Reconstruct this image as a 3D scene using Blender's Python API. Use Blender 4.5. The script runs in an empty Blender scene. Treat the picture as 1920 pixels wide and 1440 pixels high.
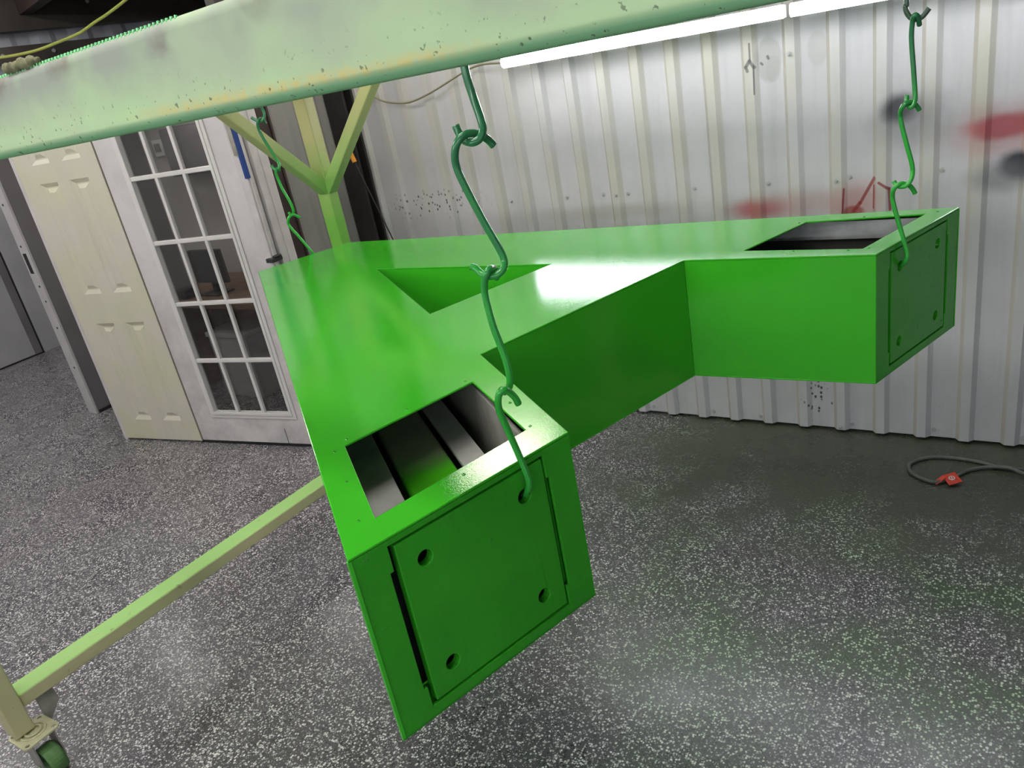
import bpy, bmesh, math, random
from mathutils import Vector, Matrix
from mathutils.geometry import tessellate_polygon
random.seed(7)
S = bpy.context.scene
COL = S.collection

# ---------------------------------------------------------------- camera
cam = bpy.data.cameras.new('camera')
cam.sensor_fit = 'HORIZONTAL'; cam.sensor_width = 36.0
cam.lens = 1480.0 / 1920.0 * 36.0
cam.clip_start = 0.02
co = bpy.data.objects.new('camera', cam); COL.objects.link(co)
PITCH, ROLL, YAW = math.radians(22.8), math.radians(-11.05), math.radians(35.86)
f0 = Vector((0, math.cos(PITCH), -math.sin(PITCH)))
u0 = Vector((0, math.sin(PITCH), math.cos(PITCH)))
r0 = Vector((1, 0, 0))
r1 = math.cos(ROLL) * r0 + math.sin(ROLL) * u0
u1 = -math.sin(ROLL) * r0 + math.cos(ROLL) * u0
Zr = Matrix.Rotation(YAW, 3, 'Z')
r1, u1, f1 = Zr @ r1, Zr @ u1, Zr @ f0
m = Matrix((r1, u1, -f1)).transposed().to_4x4()
m.translation = Vector((0, 0, 1.748))
co.matrix_world = m
S.camera = co

# ---------------------------------------------------------------- world + exposure
w = bpy.data.worlds.new('world'); S.world = w; w.use_nodes = True
w.node_tree.nodes['Background'].inputs[0].default_value = (0.72, 0.84, 1.0, 1)
w.node_tree.nodes['Background'].inputs[1].default_value = 1.0      # daylight, enters by the open bay right of the front wall
S.view_settings.view_transform = 'Standard'
S.view_settings.look = 'None'
S.view_settings.gamma = 1.0
S.view_settings.use_curve_mapping = False
S.view_settings.exposure = 0.0
S.cycles.max_bounces = 7; S.cycles.diffuse_bounces = 4; S.cycles.glossy_bounces = 4; S.cycles.transparent_max_bounces = 8
TUBE_STRENGTH = 29.0      # the wall-mounted LED tubes
CEIL_STRENGTH = 42.0      # double tubes under the roof
WARM_STRENGTH = 17.0      # the high bay light over the corner

# ---------------------------------------------------------------- helpers
def ob(name, me, mat, parent=None, smooth=False):
    o = bpy.data.objects.new(name, me); COL.objects.link(o)
    if mat is not None and len(me.materials) == 0: me.materials.append(mat)
    if parent is not None: o.parent = parent
    if smooth:
        for p in me.polygons: p.use_smooth = True
    return o
def tag(o, label=None, cat=None, group=None, kind=None):
    if label: o['label'] = label
    if cat: o['category'] = cat
    if group: o['group'] = group
    if kind: o['kind'] = kind
    return o
def empty(name, loc=(0, 0, 0), parent=None):
    o = bpy.data.objects.new(name, None); COL.objects.link(o)
    o.empty_display_size = 0.1
    o.location = loc
    if parent is not None: o.parent = parent
    return o
def keep(o, parent):
    """parent o (built in world coordinates) under a parent standing at parent.location"""
    o.parent = parent
    loc = Vector(parent.location) if parent.parent is None else Vector((0, 0, 0))   # nested parents are built in world space
    o.matrix_parent_inverse = Matrix.Translation(-loc)
    return o
def mesh(name, V, F):
    me = bpy.data.meshes.new(name); me.from_pydata([tuple(v) for v in V], [], F); me.update(); return me
class MB:
    def __init__(s): s.V = []; s.F = []
    def add(s, V, F):
        b = len(s.V); s.V += [Vector(v) for v in V]; s.F += [tuple(i + b for i in f) for f in F]; return s
    def box(s, x0, x1, y0, y1, z0, z1):
        V = [(x0, y0, z0), (x1, y0, z0), (x1, y1, z0), (x0, y1, z0), (x0, y0, z1), (x1, y0, z1), (x1, y1, z1), (x0, y1, z1)]
        return s.add(V, BOXF)
    def obox(s, o, a, b, c):
        o, a, b, c = map(Vector, (o, a, b, c))
        V = [o, o + a, o + a + b, o + b, o + c, o + a + c, o + a + b + c, o + b + c]
        F = BOXF if a.cross(b).dot(c) > 0 else [tuple(reversed(f)) for f in BOXF]
        return s.add(V, F)
    def tube(s, pts, r, n=10, caps=True):
        V, F = sweep(pts, r, n, caps); return s.add(V, F)
    def done(s, name, mat, parent=None, bevel=0.0, smooth=False, seg=2):
        o = ob(name, mesh(name, s.V, s.F), mat, None, smooth)
        if bevel:
            md = o.modifiers.new('bevel', 'BEVEL'); md.width = bevel; md.segments = seg; md.limit_method = 'ANGLE'
            for p in o.data.polygons: p.use_smooth = True
            wn = o.modifiers.new('wn', 'WEIGHTED_NORMAL'); wn.keep_sharp = False
        if parent is not None: keep(o, parent)
        return o
BOXF = [(0, 3, 2, 1), (4, 5, 6, 7), (0, 1, 5, 4), (1, 2, 6, 5), (2, 3, 7, 6), (3, 0, 4, 7)]
def catmull(P, k=6):
    P = [Vector(p) for p in P]; out = []
    for i in range(len(P) - 1):
        a = P[i - 1] if i > 0 else 2 * P[i] - P[i + 1]
        b, c = P[i], P[i + 1]
        d = P[i + 2] if i + 2 < len(P) else 2 * c - b
        for j in range(k):
            t = j / k
            out.append(0.5 * ((2 * b) + (c - a) * t + (2 * a - 5 * b + 4 * c - d) * t * t + (3 * b - a - 3 * c + d) * t ** 3))
    out.append(P[-1]); return out
def sweep(P, r, n=10, caps=True):
    P = [Vector(p) for p in P]; V = []; F = []
    t0 = (P[1] - P[0]).normalized()
    up = Vector((0, 0, 1)) if abs(t0.z) < .9 else Vector((1, 0, 0))
    N = (up - up.dot(t0) * t0).normalized()
    for i, p in enumerate(P):
        t = (P[min(i + 1, len(P) - 1)] - P[max(i - 1, 0)]).normalized()
        N = (N - N.dot(t) * t).normalized(); B = t.cross(N)
        rr = r[i] if isinstance(r, (list, tuple)) else r
        for j in range(n):
            a = 2 * math.pi * j / n; V.append(p + rr * (math.cos(a) * N + math.sin(a) * B))
    for i in range(len(P) - 1):
        for j in range(n):
            a = i * n + j; b = i * n + (j + 1) % n; F.append((a, b, b + n, a + n))
    if caps:
        F.append(tuple(reversed(range(n)))); e = (len(P) - 1) * n; F.append(tuple(range(e, e + n)))
    return V, F
def prism(loops, fr):
    """flat plate with holes; loops: list of 2D polygons (first outer). fr(a,b,t) -> 3D point, t 0 top / 1 bottom"""
    tri = tessellate_polygon([[Vector((p[0], p[1], 0)) for p in L] for L in loops])
    flat = [p for L in loops for p in L]; n = len(flat)
    V = [fr(p[0], p[1], 0) for p in flat] + [fr(p[0], p[1], 1) for p in flat]; F = []
    for t in tri:
        F.append(tuple(t)); F.append(tuple(n + i for i in reversed(t)))
    b = 0
    for L in loops:
        k = len(L)
        for i in range(k):
            j = (i + 1) % k; F.append((b + i, b + j, n + b + j, n + b + i))
        b += k
    return V, F
def plate(name, loops, fr, mat, parent=None, bevel=0.0):
    V, F = prism(loops, fr)
    me = mesh(name, V, F)
    bm = bmesh.new(); bm.from_mesh(me); bmesh.ops.recalc_face_normals(bm, faces=bm.faces)
    bmesh.ops.dissolve_limit(bm, angle_limit=0.001, verts=bm.verts, edges=bm.edges) if False else None
    bm.to_mesh(me); bm.free()
    o = ob(name, me, mat)
    if bevel:
        md = o.modifiers.new('bevel', 'BEVEL'); md.width = bevel; md.segments = 2; md.limit_method = 'ANGLE'
    if parent is not None: keep(o, parent)
    return o
def circ(cx, cy, r, n=20): return [(cx + r * math.cos(2 * math.pi * i / n), cy + r * math.sin(2 * math.pi * i / n)) for i in range(n)]

# ---------------------------------------------------------------- material helpers
class NT:
    def __init__(s, name):
        s.m = bpy.data.materials.new(name); s.m.use_nodes = True
        s.t = s.m.node_tree; s.N = s.t.nodes; s.L = s.t.links
        s.b = s.N['Principled BSDF']; s.out = s.N['Material Output']
        s._pos = None
    def n(s, ty, **kw):
        x = s.N.new(ty)
        for k, v in kw.items(): setattr(x, k, v)
        return x
    def val(s, sock, v):
        if isinstance(v, bpy.types.NodeSocket): s.L.new(v, sock)
        else: sock.default_value = v
    @property
    def pos(s):
        if s._pos is None: s._pos = s.n('ShaderNodeNewGeometry').outputs['Position']
        return s._pos
    def obj(s):
        return s.n('ShaderNodeTexCoord').outputs['Object']
    def math(s, op, a, b=0.0, c=0.0, clamp=False):
        x = s.n('ShaderNodeMath', operation=op); x.use_clamp = clamp
        s.val(x.inputs[0], a); s.val(x.inputs[1], b)
        if len(x.inputs) > 2: s.val(x.inputs[2], c)
        return x.outputs[0]
    def vm(s, op, a, b=(0, 0, 0), scale=None):
        x = s.n('ShaderNodeVectorMath', operation=op)
        s.val(x.inputs[0], a)
        if op not in ('LENGTH', 'NORMALIZE'): s.val(x.inputs[1], b)
        return x.outputs['Value'] if op in ('LENGTH', 'DOT_PRODUCT', 'DISTANCE') else x.outputs[0]
    def noise(s, scale, detail=3, rough=.55, vec=None, dist=0.0):
        x = s.n('ShaderNodeTexNoise'); x.inputs['Scale'].default_value = scale; x.inputs['Detail'].default_value = detail
        x.inputs['Roughness'].default_value = rough; x.inputs['Distortion'].default_value = dist
        s.L.new(vec if vec is not None else s.pos, x.inputs['Vector']); return x.outputs['Fac']
    def voro(s, scale, vec=None, feature='F1'):
        x = s.n('ShaderNodeTexVoronoi', feature=feature); x.inputs['Scale'].default_value = scale
        s.L.new(vec if vec is not None else s.pos, x.inputs['Vector']); return x
    def mapr(s, v, a, b, c=0.0, d=1.0, smooth=False):
        x = s.n('ShaderNodeMapRange'); x.clamp = True
        if smooth: x.interpolation_type = 'SMOOTHSTEP'
        for i, q in enumerate((v, a, b, c, d)): s.val(x.inputs[i], q)
        return x.outputs[0]
    def mix(s, fac, a, b, mode='MIX'):
        x = s.n('ShaderNodeMix', data_type='RGBA', blend_type=mode)
        s.val(x.inputs[0], fac)
        for sock, v in ((x.inputs[6], a), (x.inputs[7], b)):
            if isinstance(v, (tuple, list)): v = (*v[:3], 1.0)
            s.val(sock, v)
        return x.outputs[2]
    def sep(s, v):
        x = s.n('ShaderNodeSeparateXYZ'); s.L.new(v, x.inputs[0]); return x.outputs
    def comb(s, x, y, z):
        c = s.n('ShaderNodeCombineXYZ'); s.val(c.inputs[0], x); s.val(c.inputs[1], y); s.val(c.inputs[2], z); return c.outputs[0]
    def bump(s, h, strength=.2, dist=.002):
        x = s.n('ShaderNodeBump'); x.inputs['Strength'].default_value = strength; x.inputs['Distance'].default_value = dist
        s.L.new(h, x.inputs['Height']); s.L.new(x.outputs[0], s.b.inputs['Normal']); return x
    def set(s, **kw):
        for k, v in kw.items():
            k = {'color': 'Base Color', 'rough': 'Roughness', 'metal': 'Metallic', 'coat': 'Coat Weight', 'coatr': 'Coat Roughness', 'spec': 'Specular IOR Level'}[k]
            if isinstance(v, (tuple, list)): v = (*v[:3], 1.0)
            s.val(s.b.inputs[k], v)
        return s
    # soft ellipse in the plane of two coordinates
    def ell(s, q, cx, cz, rx, rz, soft=.6, nz=None, amp=.3):
        a = s.math('DIVIDE', s.math('SUBTRACT', q[0], cx), rx); b = s.math('DIVIDE', s.math('SUBTRACT', q[2], cz), rz)
        d = s.math('SQRT', s.math('ADD', s.math('MULTIPLY', a, a), s.math('MULTIPLY', b, b)))
        if nz is not None: d = s.math('ADD', d, s.math('MULTIPLY', s.math('SUBTRACT', nz, .5), amp * 2))
        return s.mapr(d, 1 + soft * .5, 1 - soft * .5, 0, 1, True)
    def seg(s, q, ax, az, bx, bz, wdt, nz=None):
        dx, dz = bx - ax, bz - az; l2 = dx * dx + dz * dz
        px = s.math('SUBTRACT', q[0], ax); pz = s.math('SUBTRACT', q[2], az)
        t = s.math('DIVIDE', s.math('ADD', s.math('MULTIPLY', px, dx), s.math('MULTIPLY', pz, dz)), l2, clamp=True)
        ex = s.math('SUBTRACT', px, s.math('MULTIPLY', t, dx)); ez = s.math('SUBTRACT', pz, s.math('MULTIPLY', t, dz))
        d = s.math('SQRT', s.math('ADD', s.math('MULTIPLY', ex, ex), s.math('MULTIPLY', ez, ez)))
        return s.mapr(d, wdt, wdt * .4, 0, 1, True)
def plain(name, color, rough=.5, metal=0.0, noise=0.0, nscale=20, bump=0.0, spec=.5):
    t = NT(name)
    if noise:
        v = t.noise(nscale, 4)
        t.set(color=t.mix(t.mapr(v, .3, .7), tuple(c * (1 - noise) for c in color), tuple(min(1, c * (1 + noise * .6)) for c in color)))
        if bump: t.bump(t.noise(nscale * 8, 3), bump, .001)
    else: t.set(color=color)
    t.set(rough=rough, metal=metal, spec=spec); return t.m

# floor : grey epoxy with light and dark flakes, dust and overspray patches
t = NT('flake_epoxy_floor'); q = t.sep(t.pos)
base = t.mix(t.mapr(t.noise(1.3, 4), .35, .65), (.072, .069, .080), (.115, .108, .124))
v1 = t.voro(150); c1 = t.sep(v1.outputs['Color'])
v2 = t.voro(230); c2 = t.sep(v2.outputs['Color'])
dens = t.math('ADD', t.mapr(q[0], -2.6, -1.0, .60, .72), t.mapr(t.noise(1.7, 3), .35, .65, .03, -.03))
fl = t.math('MULTIPLY', t.mapr(t.math('SUBTRACT', c1[0], dens), 0, .04), t.mapr(v1.outputs['Distance'], .62, .42))
fl2 = t.math('MULTIPLY', t.mapr(c2[1], .74, .78), t.mapr(v2.outputs['Distance'], .55, .35))
dk = t.math('MULTIPLY', t.mapr(c1[1], .74, .78), t.mapr(v1.outputs['Distance'], .55, .4))
col = t.mix(dk, base, (.018, .017, .022))
col = t.mix(fl2, col, (.50, .50, .51))
col = t.mix(fl, col, t.mix(c1[2], (.45, .45, .45), (.86, .85, .84)))
n1 = t.noise(2.1, 5); n2 = t.noise(5.0, 5); n3 = t.noise(1.1, 3)
gm = t.math('MULTIPLY', t.mapr(n1, .40, .60, .08, .75), t.mapr(t.math('ADD', q[0], t.math('MULTIPLY', n3, .8)), -1.5, -.6))
gm = t.math('MULTIPLY', gm, t.mapr(q[1], 1.0, 1.8, .25, 1))
col = t.mix(gm, col, t.mix(fl, (.060, .105, .050), (.42, .62, .36)))
pk = t.math('MULTIPLY', t.mapr(t.noise(.8, 3), .4, .6), t.mapr(q[0], -1.8, -3.0, 0, .30))
col = t.mix(pk, col, t.mix(fl, (.115, .092, .105), (.62, .55, .58)))
yl = t.math('MULTIPLY', t.ell([q[0], None, q[1]], -1.8, 1.05, .45, .35, 1.0, n2, .4), .22)
col = t.mix(yl, col, t.mix(fl, (.10, .11, .07), (.55, .58, .42)))
# dust film hides flakes next to the metal wall, green overspray in patches
film = t.math('MULTIPLY', t.mapr(t.math('ADD', q[1], t.math('MULTIPLY', t.math('SUBTRACT', n2, .5), 1.5)), 2.2, 2.75), t.mapr(t.math('ADD', q[0], n2), -1.35, -.55))
col = t.mix(t.math('MULTIPLY', film, .93), col, t.mix(n2, (.052, .050, .040), (.075, .088, .055)))
t.set(color=col, rough=t.mapr(n2, .3, .7, .22, .34), spec=.6)
t.bump(t.math('ADD', fl, t.noise(60, 2)), .12, .0015)
M_floor = t.m

# white ribbed metal wall with dirt, spray marks and drips
RIB0, PITCHX = -0.051, 0.1524
def wallmat(name, base, stains=True):
    t = NT(name); q = t.sep(t.pos)
    ns = t.noise(7, 4); nf = t.noise(40, 3)
    st = t.noise(3, 5, .6, t.vm('MULTIPLY', t.pos, (6, 6, .45)))
    col = t.mix(t.mapr(ns, .3, .75), tuple(c * .90 for c in base), base)
    col = t.mix(t.mapr(st, .52, .8, 0, .35), col, tuple(c * .62 for c in base))
    if stains:
        ph = t.math('FRACT', t.math('DIVIDE', t.math('SUBTRACT', q[0], RIB0 - 60 * PITCHX), PITCHX))
        rib = t.math('MULTIPLY', t.mapr(ph, .02, .06), t.mapr(ph, .46, .38))
        zon = t.math('MULTIPLY', t.math('MULTIPLY', rib, t.mapr(t.noise(2.0, 3), .35, .6, .10, .75)), t.mapr(q[2], .55, 1.0, .12, 1))
        col = t.mix(zon, col, (.60, .585, .48))
        flank = t.math('MULTIPLY', t.mapr(ph, -.005, .01), t.mapr(ph, .10, .085))
        col = t.mix(t.math('MULTIPLY', flank, .6), col, (.40, .37, .30))
        # greyer towards the left end: falloff beyond the tube light, painted in
        col = t.mix(t.mapr(q[0], -1.5, -2.7, 0, .55), col, (.34, .33, .325))
        S1 = [(-.418, 1.31, .055, .045, (.035, .035, .045), 1.1, .95), (-.385, 1.27, .10, .09, (.15, .15, .17), 1.4, .45),
              (-.10, 1.215, .105, .042, (.42, .045, .06), .8, .92), (-.10, 1.20, .14, .085, (.55, .20, .22), 1.2, .45),
              (-.055, 1.085, .055, .05, (.03, .03, .045), .8, .95), (-.10, 1.05, .09, .05, (.2, .2, .22), 1.2, .6),
              (-.935, .975, .10, .04, (.45, .05, .06), 1.4, .75), (-.78, .99, .16, .05, (.5, .2, .2), 1.5, .35),
              (-.56, .985, .09, .07, (.55, .16, .16), 1.4, .45), (-.575, .95, .035, .02, (.36, .06, .05), .6, .8),
              (-.865, 1.535, .05, .085, (.50, .50, .49), .25, .8), (-.69, 1.55, .035, .055, (.52, .52, .51), .35, .6),
              (-.85, 1.50, .03, .05, (.47, .47, .46), .2, .5), (-1.56, 1.0, .3, .03, (.45, .43, .38), 1.2, .4)]
        for cx, cz, rx, rz, c, so, am in S1:
            col = t.mix(t.math('MULTIPLY', t.ell(q, cx, cz, rx, rz, so, ns, .35), am), col, c)
        red = (.30, .035, .035)
        for a in [(-.502, 1.072, -.552, .98, .008), (-.503, 1.045, -.505, .96, .005), (-.485, 1.055, -.452, 1.03, .007), (-.452, 1.03, -.448, .95, .006),
                  (-.607, 1.04, -.612, .95, .004), (-.553, .98, -.575, .95, .010)]:
            col = t.mix(t.math('MULTIPLY', t.seg(q, *a), .85), col, red)
        for a in [(-.945, 1.52, -.93, 1.54, .009), (-.93, 1.54, -.915, 1.515, .008), (-.945, 1.52, -.94, 1.505, .008), (-.928, 1.60, -.928, 1.54, .005),
                  (-.917, 1.52, -.919, 1.42, .004), (-.893, 1.525, -.888, 1.52, .006), (-.865, 1.538, -.868, 1.545, .007)]:
            col = t.mix(t.math('MULTIPLY', t.seg(q, *a), .8), col, (.13, .13, .13))
        vs = t.voro(75, t.vm('MULTIPLY', t.pos, (1, 1, .7))); vc = t.sep(vs.outputs['Color'])
        dots = t.math('MULTIPLY', t.mapr(vc[0], .62, .66), t.mapr(vs.outputs['Distance'], .42, .30))
        zone = t.math('MAXIMUM', t.ell(q, -2.56, 1.09, .26, .07, .9, nf, .5), t.ell(q, -.72, .14, .06, .09, .8, nf, .5))
        zone = t.math('MAXIMUM', zone, t.math('MULTIPLY', t.mapr(nf, .74, .78), .8))
        col = t.mix(t.math('MULTIPLY', t.math('MULTIPLY', dots, zone), .9), col, (.03, .03, .035))
        # worn scuffs low on the wall
        sc = t.math('MULTIPLY', t.mapr(t.noise(16, 5, .7, t.vm('MULTIPLY', t.pos, (2.2, 1, .7))), .64, .72), t.mapr(q[2], .55, .1, 0, .6))
        col = t.mix(sc, col, (.20, .20, .21))
    t.set(color=col, rough=.42, spec=.4)
    t.bump(nf, .06, .002)
    return t.m
M_wall = wallmat('white_painted_metal', (.70, .69, .72))
M_wall2 = wallmat('grey_white_painted_metal', (.30, .295, .285), False)
M_wallplain = plain('booth_white_wall', (.66, .65, .66), .5, noise=.06, nscale=5)
M_screw = plain('painted_screw_head', (.55, .55, .55), .35, .3)

# glossy green paint with orange peel
def green(name, col, rough, peel, bumpd, extra=None):
    t = NT(name)
    v = t.noise(3, 3)
    t.set(color=t.mix(t.mapr(v, .3, .7), tuple(c * .94 for c in col), col), rough=rough, spec=.5)
    t.bump(t.noise(peel, 2, .5), .34, bumpd)
    return t.m
M_green = green('gloss_green_paint', (.048, .46, .020), .046, 460, .00026)
t = NT('rough_green_plate_paint')
t.set(color=t.mix(t.mapr(t.noise(9, 4), .3, .7), (.036, .38, .018), (.042, .43, .020)), rough=.16)
hh = t.math('ADD', t.math('MULTIPLY', t.noise(45, 4, .6), .6), t.mapr(t.noise(28, 5, .7, dist=1.0), .64, .74))
t.bump(hh, .55, .0028); M_plate = t.m
t = NT('green_painted_hook')
qz = t.math('ADD', t.sep(t.pos)[2], t.math('MULTIPLY', t.math('SUBTRACT', t.noise(14, 3), .5), .3))
t.set(color=t.mix(t.mapr(qz, 1.62, 1.40), (.030, .19, .075), (.032, .42, .045)), rough=.2, coat=.3)
M_hook = t.m
t = NT('dark_green_painted_hook'); t.set(color=t.mix(t.mapr(t.noise(14, 3), .35, .65), (.05, .075, .065), (.06, .12, .075)), rough=.3); M_hookd = t.m

# rack tubes, cream steel under pale green overspray
def rackmat(name, a, b, c, sc=2.4, up=.7):
    t = NT(name); nz = t.n('ShaderNodeNewGeometry').outputs['Normal']; z = t.sep(nz)[2]
    n1 = t.noise(sc, 4); n2 = t.noise(30, 4)
    col = t.mix(t.mapr(n1, .35, .65), a, b)
    col = t.mix(t.math('MULTIPLY', t.mapr(z, .2, .9), up), col, c)        # overspray settled on upward faces
    col = t.mix(t.mapr(n2, .66, .72, 0, .5), col, tuple(x * .45 for x in a))
    t.set(color=col, rough=.48, spec=.4); t.bump(n2, .1, .001); return t.m
M_rack = rackmat('cream_steel_with_overspray', (.56, .53, .31), (.50, .52, .27), (.36, .78, .20))
# posts: greener lower down where the spray lands, cream above
t = NT('post_with_green_overspray'); q = t.sep(t.pos); n1 = t.noise(5, 4); n2 = t.noise(30, 4)
zz = t.math('ADD', q[2], t.math('MULTIPLY', t.math('SUBTRACT', n1, .5), .25))
col = t.mix(t.mapr(zz, 1.55, 1.25), (.47, .45, .20), (.15, .42, .05))
col = t.mix(t.mapr(zz, 1.0, .6), col, (.40, .40, .22))
col = t.mix(t.math('MULTIPLY', t.math('MULTIPLY', t.mapr(zz, 1.38, 1.46), t.mapr(zz, 1.60, 1.50)), t.mapr(n1, .46, .6)), col, (.22, .21, .17))
t.set(color=col, rough=.45); t.bump(n2, .1, .001); M_post = t.m
t = NT('brace_with_green_overspray'); q = t.sep(t.pos); n1 = t.noise(6, 4)
zz = t.math('ADD', q[2], t.math('MULTIPLY', t.math('SUBTRACT', n1, .5), .2))
t.set(color=t.mix(t.mapr(zz, 1.66, 1.36), (.50, .50, .22), (.22, .48, .10)), rough=.45); M_brace = t.m
# the big front rail, pale green dusting with grey smudges and rust-yellow lower edge
t = NT('dusty_pale_green_rail'); q = t.sep(t.pos)
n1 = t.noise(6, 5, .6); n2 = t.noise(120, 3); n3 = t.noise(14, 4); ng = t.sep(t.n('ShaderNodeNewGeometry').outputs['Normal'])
zz = t.math('ADD', q[2], t.math('MULTIPLY', t.math('SUBTRACT', n3, .5), .035))
col = t.mix(t.mapr(n1, .35, .65), (.46, .58, .37), (.47, .68, .36))
smu = t.math('MULTIPLY', t.mapr(zz, 1.755, 1.80), t.mapr(t.noise(4, 4), .34, .52))
col = t.mix(t.math('MULTIPLY', smu, .9), col, (.32, .34, .305))
dk = t.math('MULTIPLY', t.math('MULTIPLY', t.mapr(zz, 1.797, 1.812), t.mapr(zz, 1.83, 1.818)), t.mapr(t.noise(9, 4), .5, .62))
col = t.mix(t.math('MULTIPLY', dk, .8), col, (.22, .20, .17))
ye = t.math('MULTIPLY', t.math('MULTIPLY', t.mapr(q[2], 1.745, 1.748), t.mapr(q[2], 1.759, 1.752)), t.math('MULTIPLY', t.mapr(q[0], -.80, -.68), t.mapr(q[0], -.30, -.38)))
col = t.mix(t.math('MULTIPLY', ye, t.mapr(n2, .3, .6)), col, (.60, .56, .24))
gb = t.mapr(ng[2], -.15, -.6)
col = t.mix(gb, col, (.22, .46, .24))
sp = t.math('MULTIPLY', t.mapr(t.noise(160, 2), .66, .70), t.mapr(q[2], 1.785, 1.75))
col = t.mix(t.math('MULTIPLY', sp, .8), col, (.08, .10, .07))
t.set(color=col, rough=.75, spec=.2); t.bump(n2, .15, .001); M_rail = t.m
M_wire = plain('bright_green_wire', (.22, .72, .30), .5)
M_rag = plain('olive_grey_rag', (.17, .17, .09), .9, noise=.5, nscale=90)

# doors, trims, columns
t = NT('cream_door_paint'); n1 = t.noise(3, 4); q = t.sep(t.pos)
col = t.mix(t.mapr(n1, .4, .7), (.60, .575, .49), (.58, .58, .40))
col = t.mix(t.math('MULTIPLY', t.mapr(t.noise(4, 5, .65, t.vm('MULTIPLY', t.pos, (1, 1, .35))), .5, .75), t.mapr(q[2], 1.0, .1, .15, .6)), col, (.36, .35, .32))
t.set(color=col, rough=.42); t.bump(t.noise(70, 3), .05, .001); M_door = t.m
t = NT('white_door_paint_grimy'); n1 = t.noise(5, 5, .65); q = t.sep(t.pos)
gr = t.math('MULTIPLY', t.mapr(n1, .42, .68), t.mapr(q[2], 1.6, .05, .25, .8))
col = t.mix(gr, (.63, .60, .60), (.37, .36, .36))
sc = t.mapr(t.noise(20, 5, .7, t.vm('MULTIPLY', t.pos, (.5, .5, 3))), .66, .72)
col = t.mix(t.math('MULTIPLY', sc, t.mapr(q[2], .35, .02, 0, .7)), col, (.10, .10, .10))
t.set(color=col, rough=.42); M_french = t.m
M_munt = plain('white_muntin_paint', (.66, .64, .63), .4, noise=.05, nscale=10)
M_trim = plain('white_trim_paint', (.58, .55, .55), .5, noise=.14, nscale=9)
M_gap = plain('black_gap', (.012, .011, .012), .7)
M_brown = plain('dark_red_brown_steel', (.045, .028, .024), .55, noise=.35, nscale=6)
M_black = plain('blackened_steel', (.022, .019, .020), .5, noise=.4, nscale=5)
M_greydoor = plain('blue_grey_door_paint', (.42, .42, .445), .5, noise=.10, nscale=3)
M_darkwall = plain('dark_grey_wall_paint', (.17, .163, .17), .6, noise=.12, nscale=4)
M_jamb = plain('pale_jamb_paint', (.46, .45, .46), .5, noise=.08, nscale=12)
M_strike = plain('worn_black_strike', (.035, .035, .035), .5, .5, noise=.4, nscale=80)
M_tape = plain('blue_masking_tape', (.012, .045, .22), .6)
M_ceil = plain('dark_roof_lining', (.06, .052, .047), .8, noise=.3, nscale=2)
M_girt = plain('dark_steel_girt', (.085, .076, .066), .5, noise=.3, nscale=3)
M_farmetal = plain('far_metal_sheet', (.50, .52, .58), .5, noise=.12, nscale=5)
M_office = plain('office_wall_paint', (.42, .40, .38), .7, noise=.08, nscale=3)
M_wood = plain('brown_desk_wood', (.16, .09, .05), .5, noise=.25, nscale=8)
M_darkplastic = plain('dark_plastic', (.03, .03, .032), .45)
M_paper = plain('grey_white_board', (.45, .45, .44), .6)
M_white = plain('white_plastic', (.7, .7, .68), .4)
M_rubber = plain('grey_cable_rubber', (.11, .125, .11), .5, noise=.2, nscale=30)
M_cord = plain('dusty_olive_cord', (.20, .19, .12), .6)
M_ycord = plain('yellow_green_cord', (.30, .34, .06), .6)
M_redtag = plain('red_orange_tag', (.75, .06, .03), .45, noise=.2, nscale=60)
M_orange = plain('orange_plastic', (.75, .30, .03), .45)
M_primer = plain('grey_primer_steel', (.30, .285, .26), .5, noise=.35, nscale=14)
M_primew = plain('chipped_white_primer', (.52, .51, .49), .5, noise=.25, nscale=11)
M_galv = plain('galvanised_sheet', (.48, .50, .50), .38, .4, noise=.25, nscale=18)
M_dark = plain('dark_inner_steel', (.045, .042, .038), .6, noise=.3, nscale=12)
t = NT('tube_half_sprayed_green'); q = t.sep(t.pos)
# sprayed near the end plate, bare primer further in
dd = t.math('ADD', t.math('MULTIPLY', t.math('ADD', q[0], .628), -.788), t.math('MULTIPLY', t.math('SUBTRACT', q[1], .72), .616))
t.set(color=t.mix(t.mapr(t.math('ADD', dd, t.math('MULTIPLY', t.noise(30, 3), .04)), .45, .33, 0, 1, True), (.50, .46, .38), (.07, .50, .012)), rough=.35); M_tubeg = t.m
M_zinc = plain('cream_caster_plate', (.55, .54, .34), .45, noise=.2, nscale=30)
M_cwheel = plain('green_dusted_wheel', (.10, .22, .07), .6, noise=.4, nscale=25)
M_body = plain('fixture_housing', (.6, .6, .62), .4)
# thin window glass
t = NT('window_glass')
tr = t.n('ShaderNodeBsdfTransparent'); tr.inputs[0].default_value = (.90, .905, .91, 1)
gl = t.n('ShaderNodeBsdfGlossy'); gl.inputs['Roughness'].default_value = .03; gl.inputs[0].default_value = (.9, .9, .9, 1)
lw = t.n('ShaderNodeLayerWeight'); lw.inputs[0].default_value = .5
frv = t.mapr(t.math('POWER', lw.outputs['Facing'], 4.0), 0, 1, .05, .9)
mx = t.n('ShaderNodeMixShader'); t.L.new(frv, mx.inputs[0]); t.L.new(tr.outputs[0], mx.inputs[1]); t.L.new(gl.outputs[0], mx.inputs[2])
t.L.new(mx.outputs[0], t.out.inputs[0]); M_glass = t.m
def emis(name, col, st):
    t = NT(name); e = t.n('ShaderNodeEmission'); e.inputs[0].default_value = (*col, 1); e.inputs[1].default_value = st
    t.L.new(e.outputs[0], t.out.inputs[0]); return t.m
M_led = emis('cool_white_led', (.93, .96, 1.0), TUBE_STRENGTH)
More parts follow.
